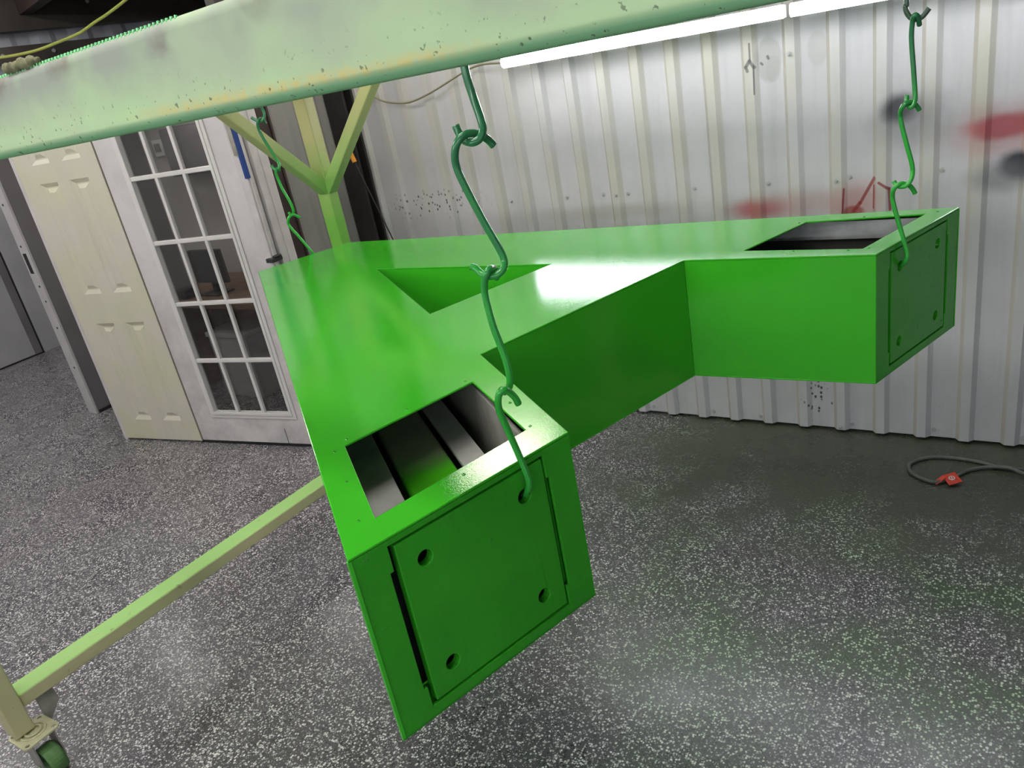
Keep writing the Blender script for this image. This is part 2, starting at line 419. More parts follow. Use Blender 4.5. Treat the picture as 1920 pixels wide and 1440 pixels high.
M_ledw = emis('warm_white_led', (1.0, .93, .80), WARM_STRENGTH)
M_ceilt = emis('roof_tube_glow', (1.0, .97, .92), CEIL_STRENGTH)
M_office_fill = emis('office_fill_glow', (1.0, .94, .86), 60.0)  # glow of the fill lamp added inside the office

# ================================================================ THE SETTING
YW = 3.186
fl_ = MB().box(-7.6, 3.2, -1.4, 6.2, -.05, 0).done('floor', M_floor); tag(fl_, 'grey flake epoxy floor with green overspray patches', kind='structure')
cl = MB().box(-7.6, 3.2, -1.4, 6.2, 3.05, 3.12).done('ceiling', M_ceil); tag(cl, 'dark roof lining above the booth', kind='structure')

def rib_sheet(name, u0, n, prof, place, z0, z1, mat, parent):
    """n ribs of trapezoid profile; prof: list of (u,h); place(u,h,z)->3D"""
    P = []
    for k in range(n):
        for (a, h) in prof: P.append((u0 + k * PITCHX + a, h))
    P.append((u0 + n * PITCHX, 0))
    V = []; F = []
    th = .0012
    for (a, h) in P:
        V += [place(a, h, z0), place(a, h, z1), place(a, h - th, z0), place(a, h - th, z1)]
    for i in range(len(P) - 1):
        a = 4 * i; b = a + 4
        F += [(a, b, b + 1, a + 1), (a + 2, a + 3, b + 3, b + 2), (a, a + 2, b + 2, b), (a + 1, b + 1, b + 3, a + 3)]
    e = 4 * (len(P) - 1)
    F += [(0, 1, 3, 2), (e, e + 2, e + 3, e + 1)]
    me = mesh(name, V, F)
    bm = bmesh.new(); bm.from_mesh(me); bmesh.ops.recalc_face_normals(bm, faces=bm.faces); bm.to_mesh(me); bm.free()
    o = ob(name, me, mat); keep(o, parent); return o
PROF = [(0, 0), (.014, .019), (.047, .019), (.064, 0)]
def screw(x, y, z, parent, name='screw', axis='y'):
    mb = MB()
    if axis == 'y': mb.tube([(x, y, z), (x, y - .0035, z)], .0085, 12); mb.tube([(x, y - .003, z), (x, y - .009, z)], .0048, 6)
    else: mb.tube([(x, y, z), (x + .0035, y, z)], .0085, 12); mb.tube([(x + .003, y, z), (x + .009, y, z)], .0048, 6)
    return mb.done(name, M_screw, parent)
# back wall (metal sheets, six ribs to a sheet)
wb = MB().box(-3.1, 3.2, YW + .03, YW + .07, 0, 3.05).done('wall_back', M_wallplain); tag(wb, 'white ribbed metal wall with spray marks', kind='structure')
x = RIB0 - 19 * PITCHX
i = 0
while x < 2.6:
    s = rib_sheet('panel', x, 6, PROF, lambda a, h, z, i=i: Vector((a, YW - h - .0013 * (i % 2), z)), .012, 3.04, M_wall, wb)
    x += 6 * PITCHX; i += 1
for (sx, sz) in [(-1.19, 1.077), (-.888, 1.078), (-.587, 1.081), (-.283, 1.083), (.02, 1.083), (-1.491, 1.076), (-1.609, 1.079), (-1.795, 1.078), (-2.10, 1.078), (-2.40, 1.078),
                 (-1.191, .038), (-.976, .034), (-.591, .038), (-.281, .042), (.023, .041), (-1.49, .036), (-1.52, .04), (-1.79, .04)]:
    screw(sx, YW - .001, sz, wb)
for (sx, sz) in [(-.632, 1.074), (-.632, .026), (-1.54, 1.077), (-.785, 1.545)]:
    screw(sx, YW - .0195, sz, wb)
# return wall on the left of the booth
wl = MB().box(-3.14, -3.06, 2.62, 3.2, 0, 3.05).done('wall_left', M_girt); tag(wl, 'short ribbed metal return wall behind the rack post', kind='structure')
for k in range(1):
    P3 = [(0, 0), (.017, .010), (.05, .010), (.067, 0)]
    rib_sheet('panel', 2.66, 3, P3, lambda a, h, z: Vector((-3.045 + h, a, z)), .012, 3.04, M_wall2, wl)
# opposite booth wall, right wall, far walls
wf = MB().box(-3.2, .72, -1.22, -1.16, 0, 3.05).done('wall_front', M_wallplain); tag(wf, 'white booth wall behind the camera', kind='structure')
ws = MB().box(-7.6, -3.2, -1.40, -1.34, 0, 3.05).done('wall_shop', M_wallplain); tag(ws, 'added pale shop wall left behind the camera', kind='structure')  # unseen wall, added to keep daylight out on the left
wr = MB().box(3.0, 3.06, -1.2, 3.25, 0, 3.05).done('wall_right', M_darkwall); tag(wr, 'dark wall right of the camera', kind='structure')
wfar = MB().box(-7.52, -7.44, -1.4, 6.2, 0, 3.05).done('wall_far', M_greydoor); tag(wfar, 'grey wall at the far left end of the shop', kind='structure')
rib_sheet('panel', 3.4, 14, [(0, 0), (.03, .02), (.075, .02), (.10, 0)], lambda a, h, z: Vector((-7.425 + h, 3.15 + (a - 3.4) * 2.36, z)), 2.2, 3.04, M_farmetal, wfar)
wo = MB().box(-7.5, -3.0, 6.1, 6.18, 0, 3.05).done('wall_rear', M_darkwall); tag(wo, 'dark rear wall of the shop', kind='structure')
wsd = MB().box(-3.06, -3.0, 3.26, 6.1, 0, 3.05).done('wall_side', M_darkwall); tag(wsd, 'added dark wall behind the metal wall, out of view', kind='structure')  # unseen wall, added to stop daylight leaking into the far region
# stub wall with jamb, left of the cream door
wi = MB().box(-5.285, -5.20, 2.462, 3.5, 0, 2.04).done('wall_inner', M_darkwall); tag(wi, 'dark grey partition wall ending in a pale door jamb', kind='structure')
MB().box(-5.293, -5.197, 2.447, 2.463, 0, 2.04).done('jamb', M_jamb, wi, .002)
MB().box(-5.270, -5.232, 2.4445, 2.448, .985, 1.115).done('strike_plate', M_strike, wi, .001)
for z in (.34, .62, .80, .90, 1.16, 1.42):
    MB().tube([(-5.235 - .02 * (z > .9), 2.4475, z), (-5.235 - .02 * (z > .9), 2.4445, z)], .007, 8).done('nail_hole', M_strike, wi)
MB().box(-5.21, -5.19, 2.47, 3.48, 0, .02).done('sill_strip', M_gap, wi)
# office shell behind the glazed door
MB_ = MB().box(-5.2, -3.14, 3.45, 3.5, 0, 2.04).done('wall_office', M_office); tag(MB_, 'dim grey office wall seen through the glazed door', kind='structure')
oc = MB().box(-5.3, -3.0, 2.40, 3.52, 2.045, 2.06).done('trim_3', M_darkwall); tag(oc, 'dark lid board over the small office', kind='structure')

# ---- doors
D0 = Vector((-4.512, 2.237, 0)); da = math.radians(8.9)
DD = Vector((math.cos(da), math.sin(da), 0)); DN = Vector((math.sin(da), -math.cos(da), 0))    # DN towards camera
def dpt(s, z, out=0.0): return D0 + DD * s + DN * out + Vector((0, 0, z))
def dbox(mb, s0, s1, z0, z1, o0, o1): return mb.obox(dpt(s0, z0, o0), DD * (s1 - s0), -DN * (o0 - o1), Vector((0, 0, z1 - z0))) if False else mb.obox(dpt(s0, z0, o0), DD * (s1 - s0), DN * (o1 - o0), Vector((0, 0, z1 - z0)))
# six panel cream door
d1 = empty('door_1', tuple(dpt(.3, 0))); tag(d1, 'cream six panel moulded door slab', kind='structure')
cols = [(.13, .267), (.36, .50)]; rows = [(.142, .745), (.92, 1.526), (1.625, 1.87)]
H1 = 2.03
loops = [[(0, .012), (.606, .012), (.606, H1), (0, H1)]]
for c in cols:
    for r in rows: loops.append([(c[0], r[0]), (c[0], r[1]), (c[1], r[1]), (c[1], r[0])])
plate('door_face', loops, lambda a, b, k: dpt(a, b, 0 if k == 0 else -.016), M_door, d1, .0015)
dbox(MB(), 0, .606, .012, H1, -.036, -.0165).done('door_core', M_door, d1)
for c in cols:
    for r in rows:
        # raised panel: bevel sloping in from the frame, a groove and a raised field
        mb = MB(); L = []
        for ins, dep in ((0, -.001), (.020, -.015), (.027, -.015), (.048, -.003)):
            L.append([dpt(c[0] + ins, r[0] + ins, dep), dpt(c[1] - ins, r[0] + ins, dep), dpt(c[1] - ins, r[1] - ins, dep), dpt(c[0] + ins, r[1] - ins, dep)])
        V = [p for l in L for p in l]; F = []
        for a in range(3):
            for k in range(4): F.append((a * 4 + k, a * 4 + (k + 1) % 4, a * 4 + 4 + (k + 1) % 4, a * 4 + 4 + k))
        F.append((12, 13, 14, 15)); mb.add(V, F); mb.done('raised_panel', M_door, d1)
dbox(MB(), .612, .616, .0, 2.03, -.03, -.004).done('gap_strip', M_gap, d1)
dbox(MB(), -.028, -.001, .0, 2.05, -.05, .0).done('edge_stop', M_trim, d1, .003)
# glazed french door
d2 = empty('door_2', tuple(dpt(1.03, 0))); tag(d2, 'white glazed door with fifteen panes', kind='structure')
g0, g1 = .790, 1.315; zr = [.205, .512, .833, 1.160, 1.484, 1.81]
sx_ = [g0, .957, 1.138, g1]
loops = [[(.618, .02), (1.462, .02), (1.462, 2.03), (.618, 2.03)], [(g0 - .012, zr[0] - .012), (g0 - .012, zr[5] + .012), (g1 + .012, zr[5] + .012), (g1 + .012, zr[0] - .012)]]
plate('door_frame', loops, lambda a, b, k: dpt(a, b, 0 if k == 0 else -.038), M_french, d2, .002)
def molding(i0, i1, o0, o1, nm):
    L = [[(g0 - i1, zr[0] - i1), (g1 + i1, zr[0] - i1), (g1 + i1, zr[5] + i1), (g0 - i1, zr[5] + i1)], [(g0 - i0, zr[0] - i0), (g0 - i0, zr[5] + i0), (g1 + i0, zr[5] + i0), (g1 + i0, zr[0] - i0)]]
    plate(nm, L, lambda a, b, k: dpt(a, b, o1 if k == 0 else o0), M_munt, d2, .003)
molding(-.002, .016, -.02, .012, 'glazing_bead'); molding(.014, .036, 0, .007, 'glazing_moulding')
for k in (1, 2): dbox(MB(), sx_[k] - .010, sx_[k] + .010, zr[0], zr[5], -.012, .008).done('muntin', M_munt, d2, .004)
for k in (1, 2, 3, 4): dbox(MB(), g0, g1, zr[k] - .011, zr[k] + .011, -.012, .009).done('muntin', M_munt, d2, .004)
for a in range(3):
    for b in range(5):
        dbox(MB(), sx_[a] + .008, sx_[a + 1] - .008, zr[b] + .008, zr[b + 1] - .008, -.019, -.016).done('glass_pane', M_glass, d2)
dbox(MB(), .60, 1.47, 0, .018, -.03, -.006).done('door_sweep', M_gap, d2)
dbox(MB(), 1.238, 1.241, .02, .11, -.001, .0012).done('crack', M_gap, d2)
# casing boards and weather strip beside it
def xbox(name, y0, y1, z0, z1, x0, x1, mat, par, bv=.003): return MB().box(x0, x1, y0, y1, z0, z1).done(name, mat, par, bv)
tr1 = xbox('trim_1', 2.452, 2.492, 0, 2.03, -3.06, -3.008, M_trim, None); tag(tr1, 'white grooved door jamb beside the glazed door', kind='structure')
xbox('groove_board', 2.462, 2.476, 0, 2.03, -3.01, -3.0, M_trim, tr1, .002)
xbox('weather_strip', 2.440, 2.451, 1.52, 2.03, -3.035, -3.006, M_primer, tr1, .001)
tr2 = xbox('trim_2', 2.504, 2.590, 0, 2.05, -3.05, -2.996, M_trim, None); tag(tr2, 'white casing board between jamb and brown column', kind='structure')
xbox('casing_bead', 2.545, 2.590, 0, 2.05, -3.0, -2.988, M_trim, tr2, .003)
gp = xbox('gap_board', 2.491, 2.505, 0, 2.05, -3.06, -3.03, M_gap, tr2, 0)
tape = MB().box(-3.0125, -2.9995, 2.4438, 2.4665, 1.415, 1.95).done('masking_tape', M_tape); tag(tape, 'blue masking tape strip on the white door jamb', 'tape')
lt = MB().box(-3.03, -2.985, 2.432, 2.50, 1.022, 1.043)
lt.box(-3.0, -2.975, 2.45, 2.49, 1.043, 1.052)
lt = lt.done('door_latch', M_darkplastic, None, .004); tag(lt, 'small black latch on the white jamb', 'latch')
# steel columns
def column(name, x0, x1, y0, y1, mat, label, flange=.012):
    e = empty(name, ((x0 + x1) / 2, (y0 + y1) / 2, 0)); tag(e, label, 'column')
    MB().box(x0, x1, y0, y0 + flange, 0, 3.04).done('flange', mat, e, .002)
    MB().box(x0, x1, y1 - flange, y1, 0, 3.04).done('flange', mat, e, .002)
    MB().box((x0 + x1) / 2 - .02, (x0 + x1) / 2 + .02, y0 + flange, y1 - flange, 0, 3.04).done('web', mat, e)
    return e
column('steel_column', -3.05, -2.99, 2.593, 2.668, M_brown, 'dark brown steel column beside the white door casing')
column('steel_column', -3.04, -2.91, 3.085, 3.16, M_black, 'blackened steel column in the corner of the metal walls')
# far door and its frame
d3 = empty('door_3', (-7.4, 2.8, 0)); tag(d3, 'blue grey flush door at the far left', kind='structure')
MB().box(-7.42, -7.375, 2.30, 3.225, .012, 2.05).done('door_leaf', M_greydoor, d3, .003)
MB().box(-7.385, -7.366, 3.18, 3.243, .012, 2.05).done('astragal', M_darkwall, d3, .002)
MB().box(-7.43, -7.38, 3.243, 3.262, 0, 2.07).done('gap_strip', M_gap, d3)
MB().box(-7.44, -7.36, 3.262, 3.62, 0, 2.12).done('door_frame', M_greydoor, d3, .004)
MB().box(-7.42, -7.372, 2.30, 3.26, 0, .012).done('threshold', M_gap, d3)
# dark girts over the far wall
for (z0, z1, xo, lb) in [(2.60, 2.98, -7.30, 'deep dark steel girt under the roof at the far wall'), (2.36, 2.49, -7.34, 'dark lower girt across the far ribbed sheet')]:
    e = empty('steel_girt', (-7.38, 4.5, z0)); tag(e, lb, 'girt', 'far wall girts')
    MB().box(xo - .03, xo, 2.6, 6.1, z0 + .012, z1).done('web', M_girt, e)
    MB().box(-7.42, xo + .02, 2.6, 6.1, z0, z0 + .014).done('flange', M_girt, e)
    for yy in (3.9, 4.35, 4.8, 5.2):
        MB().tube([(xo, yy, (z0 + z1) / 2), (xo + .012, yy, (z0 + z1) / 2)], .016, 6).done('bolt', M_screw, e)
raf = MB().obox((-7.3, 4.15, 2.72), (4.5, -1.2, .05), (0, .0, .30), (.03, .11, 0)).done('roof_rafter', M_brown); tag(raf, 'dark red brown rafter under the roof lining', 'rafter')

# ================================================================ LIGHT FIXTURES
def fixture(x0, x1, y, z, facing, label, mat=None, group='wall mounted light tubes', cap=True):
    e = empty('light_fixture', ((x0 + x1) / 2, y, z)); tag(e, label, 'light', group)
    # housing towards the wall, half round diffuser towards the room
    w_ = .022
    mb = MB().box(x0, x1, *(sorted((y, y - facing * .03))), z - w_, z + w_); mb.done('housing', M_body, e, .003)
    n = 10; V = []; F = []
    for xx in (x0 + .004, x1 - .004):
        for k in range(n + 1):
            a = math.pi * k / n; V.append((xx, y + facing * math.sin(a) * .024, z + w_ * math.cos(a)))
    for k in range(n): F.append((k, k + 1, n + 2 + k, n + 1 + k))
    F.append(tuple(range(n + 1))); F.append(tuple(range(n + 1, 2 * n + 2)))
    me = mesh('diffuser', V, F); bm = bmesh.new(); bm.from_mesh(me); bmesh.ops.recalc_face_normals(bm, faces=bm.faces); bm.to_mesh(me); bm.free()
    keep(ob('diffuser', me, mat or M_led, None), e)
    for xx in (x0 + .15, x1 - .15):
        MB().box(xx - .01, xx + .01, *(sorted((y - facing * .03, y - facing * .095))), z - .006, z + .012).done('bracket', M_body, e)
    return e
LY = 3.062
fixture(-1.938, -.770, LY, 1.690, -1, 'glowing white tube light on the metal wall, left of the two')
fixture(-.752, .416, LY, 1.690, -1, 'glowing white tube light on the metal wall, cut by the frame top')
# the same tubes along the wall behind the camera (lights the front faces, casts the box shadow on the metal wall)
for k, (a, b) in enumerate([(-2.9, -1.73), (-1.70, -.53), (-.5, .67)]):
    fixture(a, b, -1.03, 1.70, 1, ('leftmost', 'middle', 'rightmost')[k] + ' tube light on the wall behind the camera', group='tube lights behind the camera')
fixture(-6.6, -5.4, 1.9, 2.80, -1, 'tube light near the far grey door', M_ledw, group='ceiling tube lights')

def roof_light(cx, cy, label, along='x', L=1.22):
    e = empty('roof_light', (cx, cy, 2.98)); tag(e, label, 'light', 'roof lights out of view')
    hx, hy = (L / 2, .075) if along == 'x' else (.075, L / 2)
    MB().box(cx - hx, cx + hx, cy - hy, cy + hy, 2.96, 3.04).done('housing', M_body, e, .004)
    for k in (-1, 1):
        a, b = (Vector((cx - hx + .02, cy + k * .038, 2.94)), Vector((cx + hx - .02, cy + k * .038, 2.94))) if along == 'x' else (Vector((cx + k * .038, cy - hy + .02, 2.94)), Vector((cx + k * .038, cy + hy - .02, 2.94)))
        MB().tube([a, b], .019, 10).done('tube', M_ceilt, e)
    return e
roof_light(-1.15, 1.0, 'double tube roof light above the green letter')
roof_light(-.75, .1, 'double tube roof light above the camera')
roof_light(-3.7, .75, 'double tube roof light left of the rack')
roof_light(-6.4, 3.0, 'added double tube roof light brightening the far grey door')  # added above the view to brighten the far door and ribbed strip
roof_light(-6.0, 1.2, 'double tube roof light before the partition wall')
roof_light(-4.5, .2, 'added double tube roof light brightening the cream door')  # added out of view to lift the doors and left floor
roof_light(-2.9, -.2, 'added double tube roof light near the left end of the front wall')  # extra fill for the left area, added out of view
def high_bay(cx, cy, cz, hx, hy, label):
    e = empty('high_bay_light', (cx, cy, cz)); tag(e, label, 'light', 'roof lights out of view')
    MB().box(cx - hx - .02, cx + hx + .02, cy - hy - .02, cy + hy + .02, cz + .004, cz + .07).done('housing', M_body, e, .006)
    MB().box(cx - hx, cx + hx, cy - hy, cy + hy, cz - .012, cz + .004).done('diffuser', M_ledw, e)
    MB().tube([(cx, cy, cz + .06), (cx, cy, 3.05)], .012, 8).done('hanger', M_body, e)
    return e
high_bay(-2.24, 2.93, 2.62, .20, .22, 'square warm high bay light over the corner columns')

# ================================================================ GREEN LETTER
TOP, BOT = 1.205, .897
P = dict(FL=(-.687, .535), FR=(-.568, .905), inA=(-.903, 1.164), inB=(-.703, 1.768), RL=(-.278, 1.785), RR=(-.151, 2.161), BR=(-2.089, 2.064), BL=(-2.206, 1.727))
tri = [(-1.673, 1.737), (-1.068, 1.756), (-1.191, 1.376)]
open_n = [(-.920, .782), (-.841, 1.043), (-.640, .896), (-.718, .625)]
open_r = [(-.579, 1.837), (-.489, 2.081), (-.220, 2.110), (-.313, 1.831)]
outer = [P[k] for k in ('FL', 'FR', 'inA', 'inB', 'RL', 'RR', 'BR', 'BL')]
LT = empty('steel_letter', (-1.1, 1.5, BOT)); tag(LT, 'glossy green hollow A shaped steel box hanging from wire hooks', 'sign letter')
plate('top_plate', [outer, tri, open_n, open_r], lambda a, b, k: Vector((a, b, TOP if k == 0 else TOP - .004)), M_green, LT, .0016)
plate('bottom_plate', [outer, tri], lambda a, b, k: Vector((a, b, BOT + .004 if k == 0 else BOT)), M_green, LT, .001)
def vwall(name, a, b, mat, th=.004, z0=BOT + .004, z1=TOP - .004, inset=0.0, parent=LT):
    a = Vector((*a, 0)); b = Vector((*b, 0)); d = (b - a).normalized(); n = Vector((-d.y, d.x, 0))   # n points inward for ccw loops
    a = a + n * inset + d * .0; b = b + n * inset
    return MB().obox(a + Vector((0, 0, z0)), b - a, n * th, Vector((0, 0, z1 - z0))).done(name, mat, parent)
for i, j in (('FR', 'inA'), ('inA', 'inB'), ('inB', 'RL'), ('RR', 'BR'), ('BL', 'FL')):
    vwall('side_panel', P[i], P[j], M_green, inset=.0006)
# counter walls (the triangle is open through)
cw = tri[::-1] if False else tri
for i in range(3): vwall('counter_panel', tri[i], tri[(i + 1) % 3], M_green, inset=.0006 if False else .0)
# end faces: framed opening with side slots, bolted plate set in
def end_face(A, B, holes=True):
    A = Vector((*A, 0)); B = Vector((*B, 0)); L = (B - A).length; U = (B - A) / L; N = Vector((U.y, -U.x, 0))   # N outward
    uc = L / 2
    a0, a1, b0, b1 = uc - .1375, uc + .1375, .917, 1.192
    s0, s1, e = .953, 1.153, .006
    hole = [(a0, b0), (a0, s0), (a0 - e, s0), (a0 - e, s1), (a0, s1), (a0, b1), (a1, b1), (a1, s1), (a1 + e, s1), (a1 + e, s0), (a1, s0), (a1, b0)]
    fr = lambda a, b, k: A + U * a + N * (0 if k == 0 else -.006) + Vector((0, 0, b))
    plate('end_frame', [[(0, BOT), (L, BOT), (L, TOP - .0042), (0, TOP - .0042)], hole], fr, M_plate, LT, .0012)
    p0, p1, q0, q1 = uc - .1285, uc + .1345, .9205, 1.1875
    cs = [(uc - .089, 1.145), (uc + .092, 1.145), (uc + .092, .963), (uc - .089, .963)]
    loops = [[(p0, q0), (p1, q0), (p1, q1), (p0, q1)]] + [circ(x, z, .0118) for x, z in cs]
    fr2 = lambda a, b, k: A + U * a + N * (-.0012 if k == 0 else -.0165) + Vector((0, 0, b))
    plate('bolt_plate', loops, fr2, M_plate, LT, .0015)
    # dark backing behind the plate and slots
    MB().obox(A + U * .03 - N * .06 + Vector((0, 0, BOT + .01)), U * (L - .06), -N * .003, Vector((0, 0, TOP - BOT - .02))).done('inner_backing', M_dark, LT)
    for s_ in (0, 1):
        u_ = a0 - e - .004 if s_ == 0 else a1 + e
        MB().obox(A + U * u_ - N * .012 + Vector((0, 0, s0 - .01)), U * .004, -N * .04, Vector((0, 0, s1 - s0 + .02))).done('slot_liner', M_plate, LT)
    return A, U, N
EN = end_face(P['FL'], P['FR']); ER = end_face(P['RL'], P['RR']); EB = end_face(P['BR'], P['BL'])
# drilled screws around the access openings
def on_edge(pa, pb, k, off):
    a = Vector(pa); b = Vector(pb); d = (b - a).normalized(); n = Vector((-d.y, d.x)); p = a.lerp(b, k) + n * off; return p
def rivets(op, spots):
    for i, k, off in spots:
        p = on_edge(op[i], op[(i + 1) % 4], k, off)
        mb = MB(); mb.tube([(p.x, p.y, TOP - .001), (p.x, p.y, TOP + .0012)], [.0034, .0026], 10); r = mb.done('screw_head', M_green, LT)
        MB().tube([(p.x, p.y, TOP + .0008), (p.x, p.y, TOP + .0016)], .0013, 8).done('screw_socket', M_dark, r)
rivets(open_n, [(0, .05, .018), (0, .5, .018), (0, .98, .014), (1, .55, .020), (1, .97, .012), (2, .5, .020), (3, .02, .022), (3, .5, .018), (3, .95, .020)])
rivets(open_r, [(0, .95, .012), (1, .5, .010), (1, 1.1, .012), (2, .98, .012), (3, .1, .012), (3, .55, .012)])
# steel inside the arms
ARM = Vector((-.788, .616, 0)); APER = Vector((.616, .788, 0)); AO = Vector((-.628, .72, 0))
def arm(name, t0, t1, o0, o1, z0, z1, mat, bv=.004):
    return MB().obox(AO + ARM * t0 + APER * o0 + Vector((0, 0, z0)), ARM * (t1 - t0), APER * (o1 - o0), Vector((0, 0, z1 - z0))).done(name, mat, LT, bv)
arm('inner_tube', .07, .9, -.050, .050, .98, 1.08, M_tubeg, .010)
arm('inner_flat_bar', .09, .9, -.128, -.066, 1.095, 1.103, M_primew, .002)
arm('inner_flat_bar', .10, .8, .058, .105, 1.075, 1.085, M_primew, .002)
arm('inner_angle', .10, .8, .128, .137, .96, 1.185, M_primer, .002)
arm('inner_angle', .10, .8, .105, .137, .95, .96, M_primer, .002)
arm('inner_angle', .10, .8, -.168, -.160, .92, 1.15, M_dark, .002)
MB().box(-.75, -.19, 2.105, 2.113, 1.150, 1.196).done('inner_flange', M_galv, LT)
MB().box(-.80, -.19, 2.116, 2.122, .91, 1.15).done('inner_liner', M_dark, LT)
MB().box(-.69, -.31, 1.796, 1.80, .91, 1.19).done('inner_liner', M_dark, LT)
MB().box(-.80, -.33, 1.9, 2.0, .93, 1.02).done('inner_tube', M_primer, LT, .006)

# ================================================================ ROLLING RACK
b1_ = Vector((math.cos(math.radians(86.83)), math.sin(math.radians(86.83)), 0))     # along the base beams
b2_ = Vector((b1_.y, -b1_.x, 0))                                                   # along the rails
UPV = Vector((0, 0, 1))
RK = empty('rolling_rack', (-1.0, 1.4, 0)); tag(RK, 'cream steel rolling rack dusted with green overspray', 'rack')
PB = Vector((-2.335, 2.266, 0))            # near right corner of the far left post
def rk(name, o, a, b, c, mat, bv=.006, par=RK): return MB().obox(o, a, b, c).done(name, mat, par, bv, seg=3)
ZT = 1.738
# far left post
rk('post', PB - b2_ * .068 + UPV * .28, b2_ * .068, b1_ * .050, UPV * (ZT - .28), M_post)
# near left post
cN = Vector((-2.421, .604, 0))
rk('post', cN - b2_ * .060 - b1_ * .060 + UPV * .152, b2_ * .076, b1_ * .058, UPV * (ZT - .152), M_rack)
WR = 2.95
PFR = cN + b2_ * WR; PBR = PB + b2_ * WR
rk('post', PFR - b2_ * .068 - b1_ * .050 + UPV * .155, b2_ * .068, b1_ * .05, UPV * (ZT - .155), M_rack)
rk('post', PBR - b2_ * .068 + UPV * .28, b2_ * .068, b1_ * .05, UPV * (ZT - .28), M_rack)
# base beams
for q0 in (cN, PFR):
    rk('base_beam', q0 - b2_ * .081 + UPV * .222, b2_ * .081, b1_ * 2.05, UPV * .046, M_rack, .006)
# top rails: big dusty front rail, left, right and rear rails
FR0 = cN - b2_ * .12 + b1_ * .002
rk('front_rail', FR0 + UPV * (ZT - .0234), (b2_ + UPV * .012) * (WR + .3), b1_ * .080, UPV * .089, M_rail, .012)   # sits a little out of level
rk('top_rail', PB - b2_ * .07 + UPV * ZT, b2_ * WR, b1_ * .05, UPV * .075, M_rack)
rk('top_rail', cN - b2_ * .068 + b1_ * .09 + UPV * ZT, b1_ * 1.57, b2_ * .05, UPV * .075, M_rack)
rk('top_rail', PFR - b2_ * .068 + b1_ * .09 + UPV * ZT, b1_ * 1.57, b2_ * .05, UPV * .075, M_rack)
# braces (45 degrees) at the far left post
J = PB + UPV * 1.375
def brace(j, hd, side, wd, mat):
    d = (hd + UPV).normalized(); nrm = (UPV - hd).normalized()
    return MB().obox(j + side - nrm * .0, d * .545, nrm * .046, wd).done('brace', mat, RK, .006)
brace(J - b2_ * .055 - UPV * .03, -b1_, Vector((0, 0, 0)), b2_ * .052, M_brace)
brace(J + b1_ * .0 - UPV * .03, b2_, Vector((0, 0, 0)), b1_ * .048, M_brace)
brace(PBR - b2_ * .062 + UPV * 1.345, -b1_, Vector((0, 0, 0)), b2_ * .052, M_brace)
# crossbars the hook chains hang from
XB = {'near': Vector((-.5905, .79, 0)), 'right': Vector((-.268, 1.88, 0)), 'back': Vector((-2.21, 1.9, 0))}
for k, p in XB.items():
    t0 = (p - cN).dot(b2_); o = cN + b2_ * t0
    rk('crossbar', o - b2_ * .0125 + b1_ * .083 + UPV * (ZT + .078), b2_ * .025, b1_ * 1.617, UPV * .025, M_rack, .003)
# weld beads at the brace joints
for p in (PB + UPV * 1.36 - b2_ * .03, PB + UPV * 1.36 + b1_ * .02):
    MB().tube(catmull([p + UPV * .0, p + UPV * .03 + b1_ * .002, p + UPV * .06], 3), .005, 8).done('weld_bead', M_brace, RK)
# casters
def caster(c, yawv, sidev, par):
    e = empty('caster', (0, 0, 0)); e.parent = par; e.matrix_parent_inverse = Matrix.Translation(-Vector(par.location))
    zp = .145
    hw, hl = .050, .050
    A = yawv; B = sidev
    pl = [(-.056, -.044), (-.046, -.054), (.046, -.054), (.056, -.044), (.056, .044), (.046, .054), (-.046, .054), (-.056, .044)]
    V, F = prism([pl, circ(.042, .040, .007, 10), circ(-.042, .040, .007, 10), circ(.042, -.040, .007, 10), circ(-.042, -.040, .007, 10)], lambda a, b, k: c + A * a + B * b + UPV * (zp if k == 0 else zp - .005))
    me = mesh('mount_plate', V, F); bm = bmesh.new(); bm.from_mesh(me); bmesh.ops.recalc_face_normals(bm, faces=bm.faces); bm.to_mesh(me); bm.free()
    o = ob('mount_plate', me, M_zinc); o.parent = e
    mb = MB()
    for r_, z_ in ((.034, .0), (.022, .003)):
        mb.tube(catmull([c + A * r_ * math.cos(q_) + B * r_ * math.sin(q_) + UPV * (zp + .001 + z_) for q_ in [2 * math.pi * k / 16 for k in range(17)]], 2), .0035, 8, False)
    mb.done('swivel_race', M_zinc).parent = e
    wc = c - A * .035 + UPV * .0515
    for s_ in (-1, 1):
        mb = MB().obox(wc + B * (s_ * .031) - A * .018 - UPV * .01, A * .06, B * (.004 * s_), UPV * .098); mb.done('fork_leg', M_primer).parent = e
    n = 28; prof = [(-.024, .040), (-.024, .046), (-.018, .0505), (.018, .0505), (.024, .046), (.024, .040), (.014, .030), (-.014, .030)]
    V = []; F = []
    for k in range(n):
        a = 2 * math.pi * k / n
        for (y_, r_) in prof: V.append(wc + B * y_ + (A * math.cos(a) + UPV * math.sin(a)) * r_)
    q_ = len(prof)
    for k in range(n):
        for j in range(q_): F.append((k * q_ + j, k * q_ + (j + 1) % q_, ((k + 1) % n) * q_ + (j + 1) % q_, ((k + 1) % n) * q_ + j))
    mb = MB(); mb.add(V, F); mb.tube([wc - B * .036, wc + B * .036], .007, 8); mb.tube([wc - B * .016, wc + B * .016], .031, 20)
    o = mb.done('wheel', M_cwheel); o.parent = e
    return e
rotv = Matrix.Rotation(math.radians(3), 3, 'Z')
for q0 in (cN + b2_ * .016 - b1_ * .013, PFR - b2_ * .034 - b1_ * .025, PB - b2_ * .034 + b1_ * .025, PBR - b2_ * .034 + b1_ * .025):
    caster(q0, rotv @ -b2_, rotv @ b1_, RK)
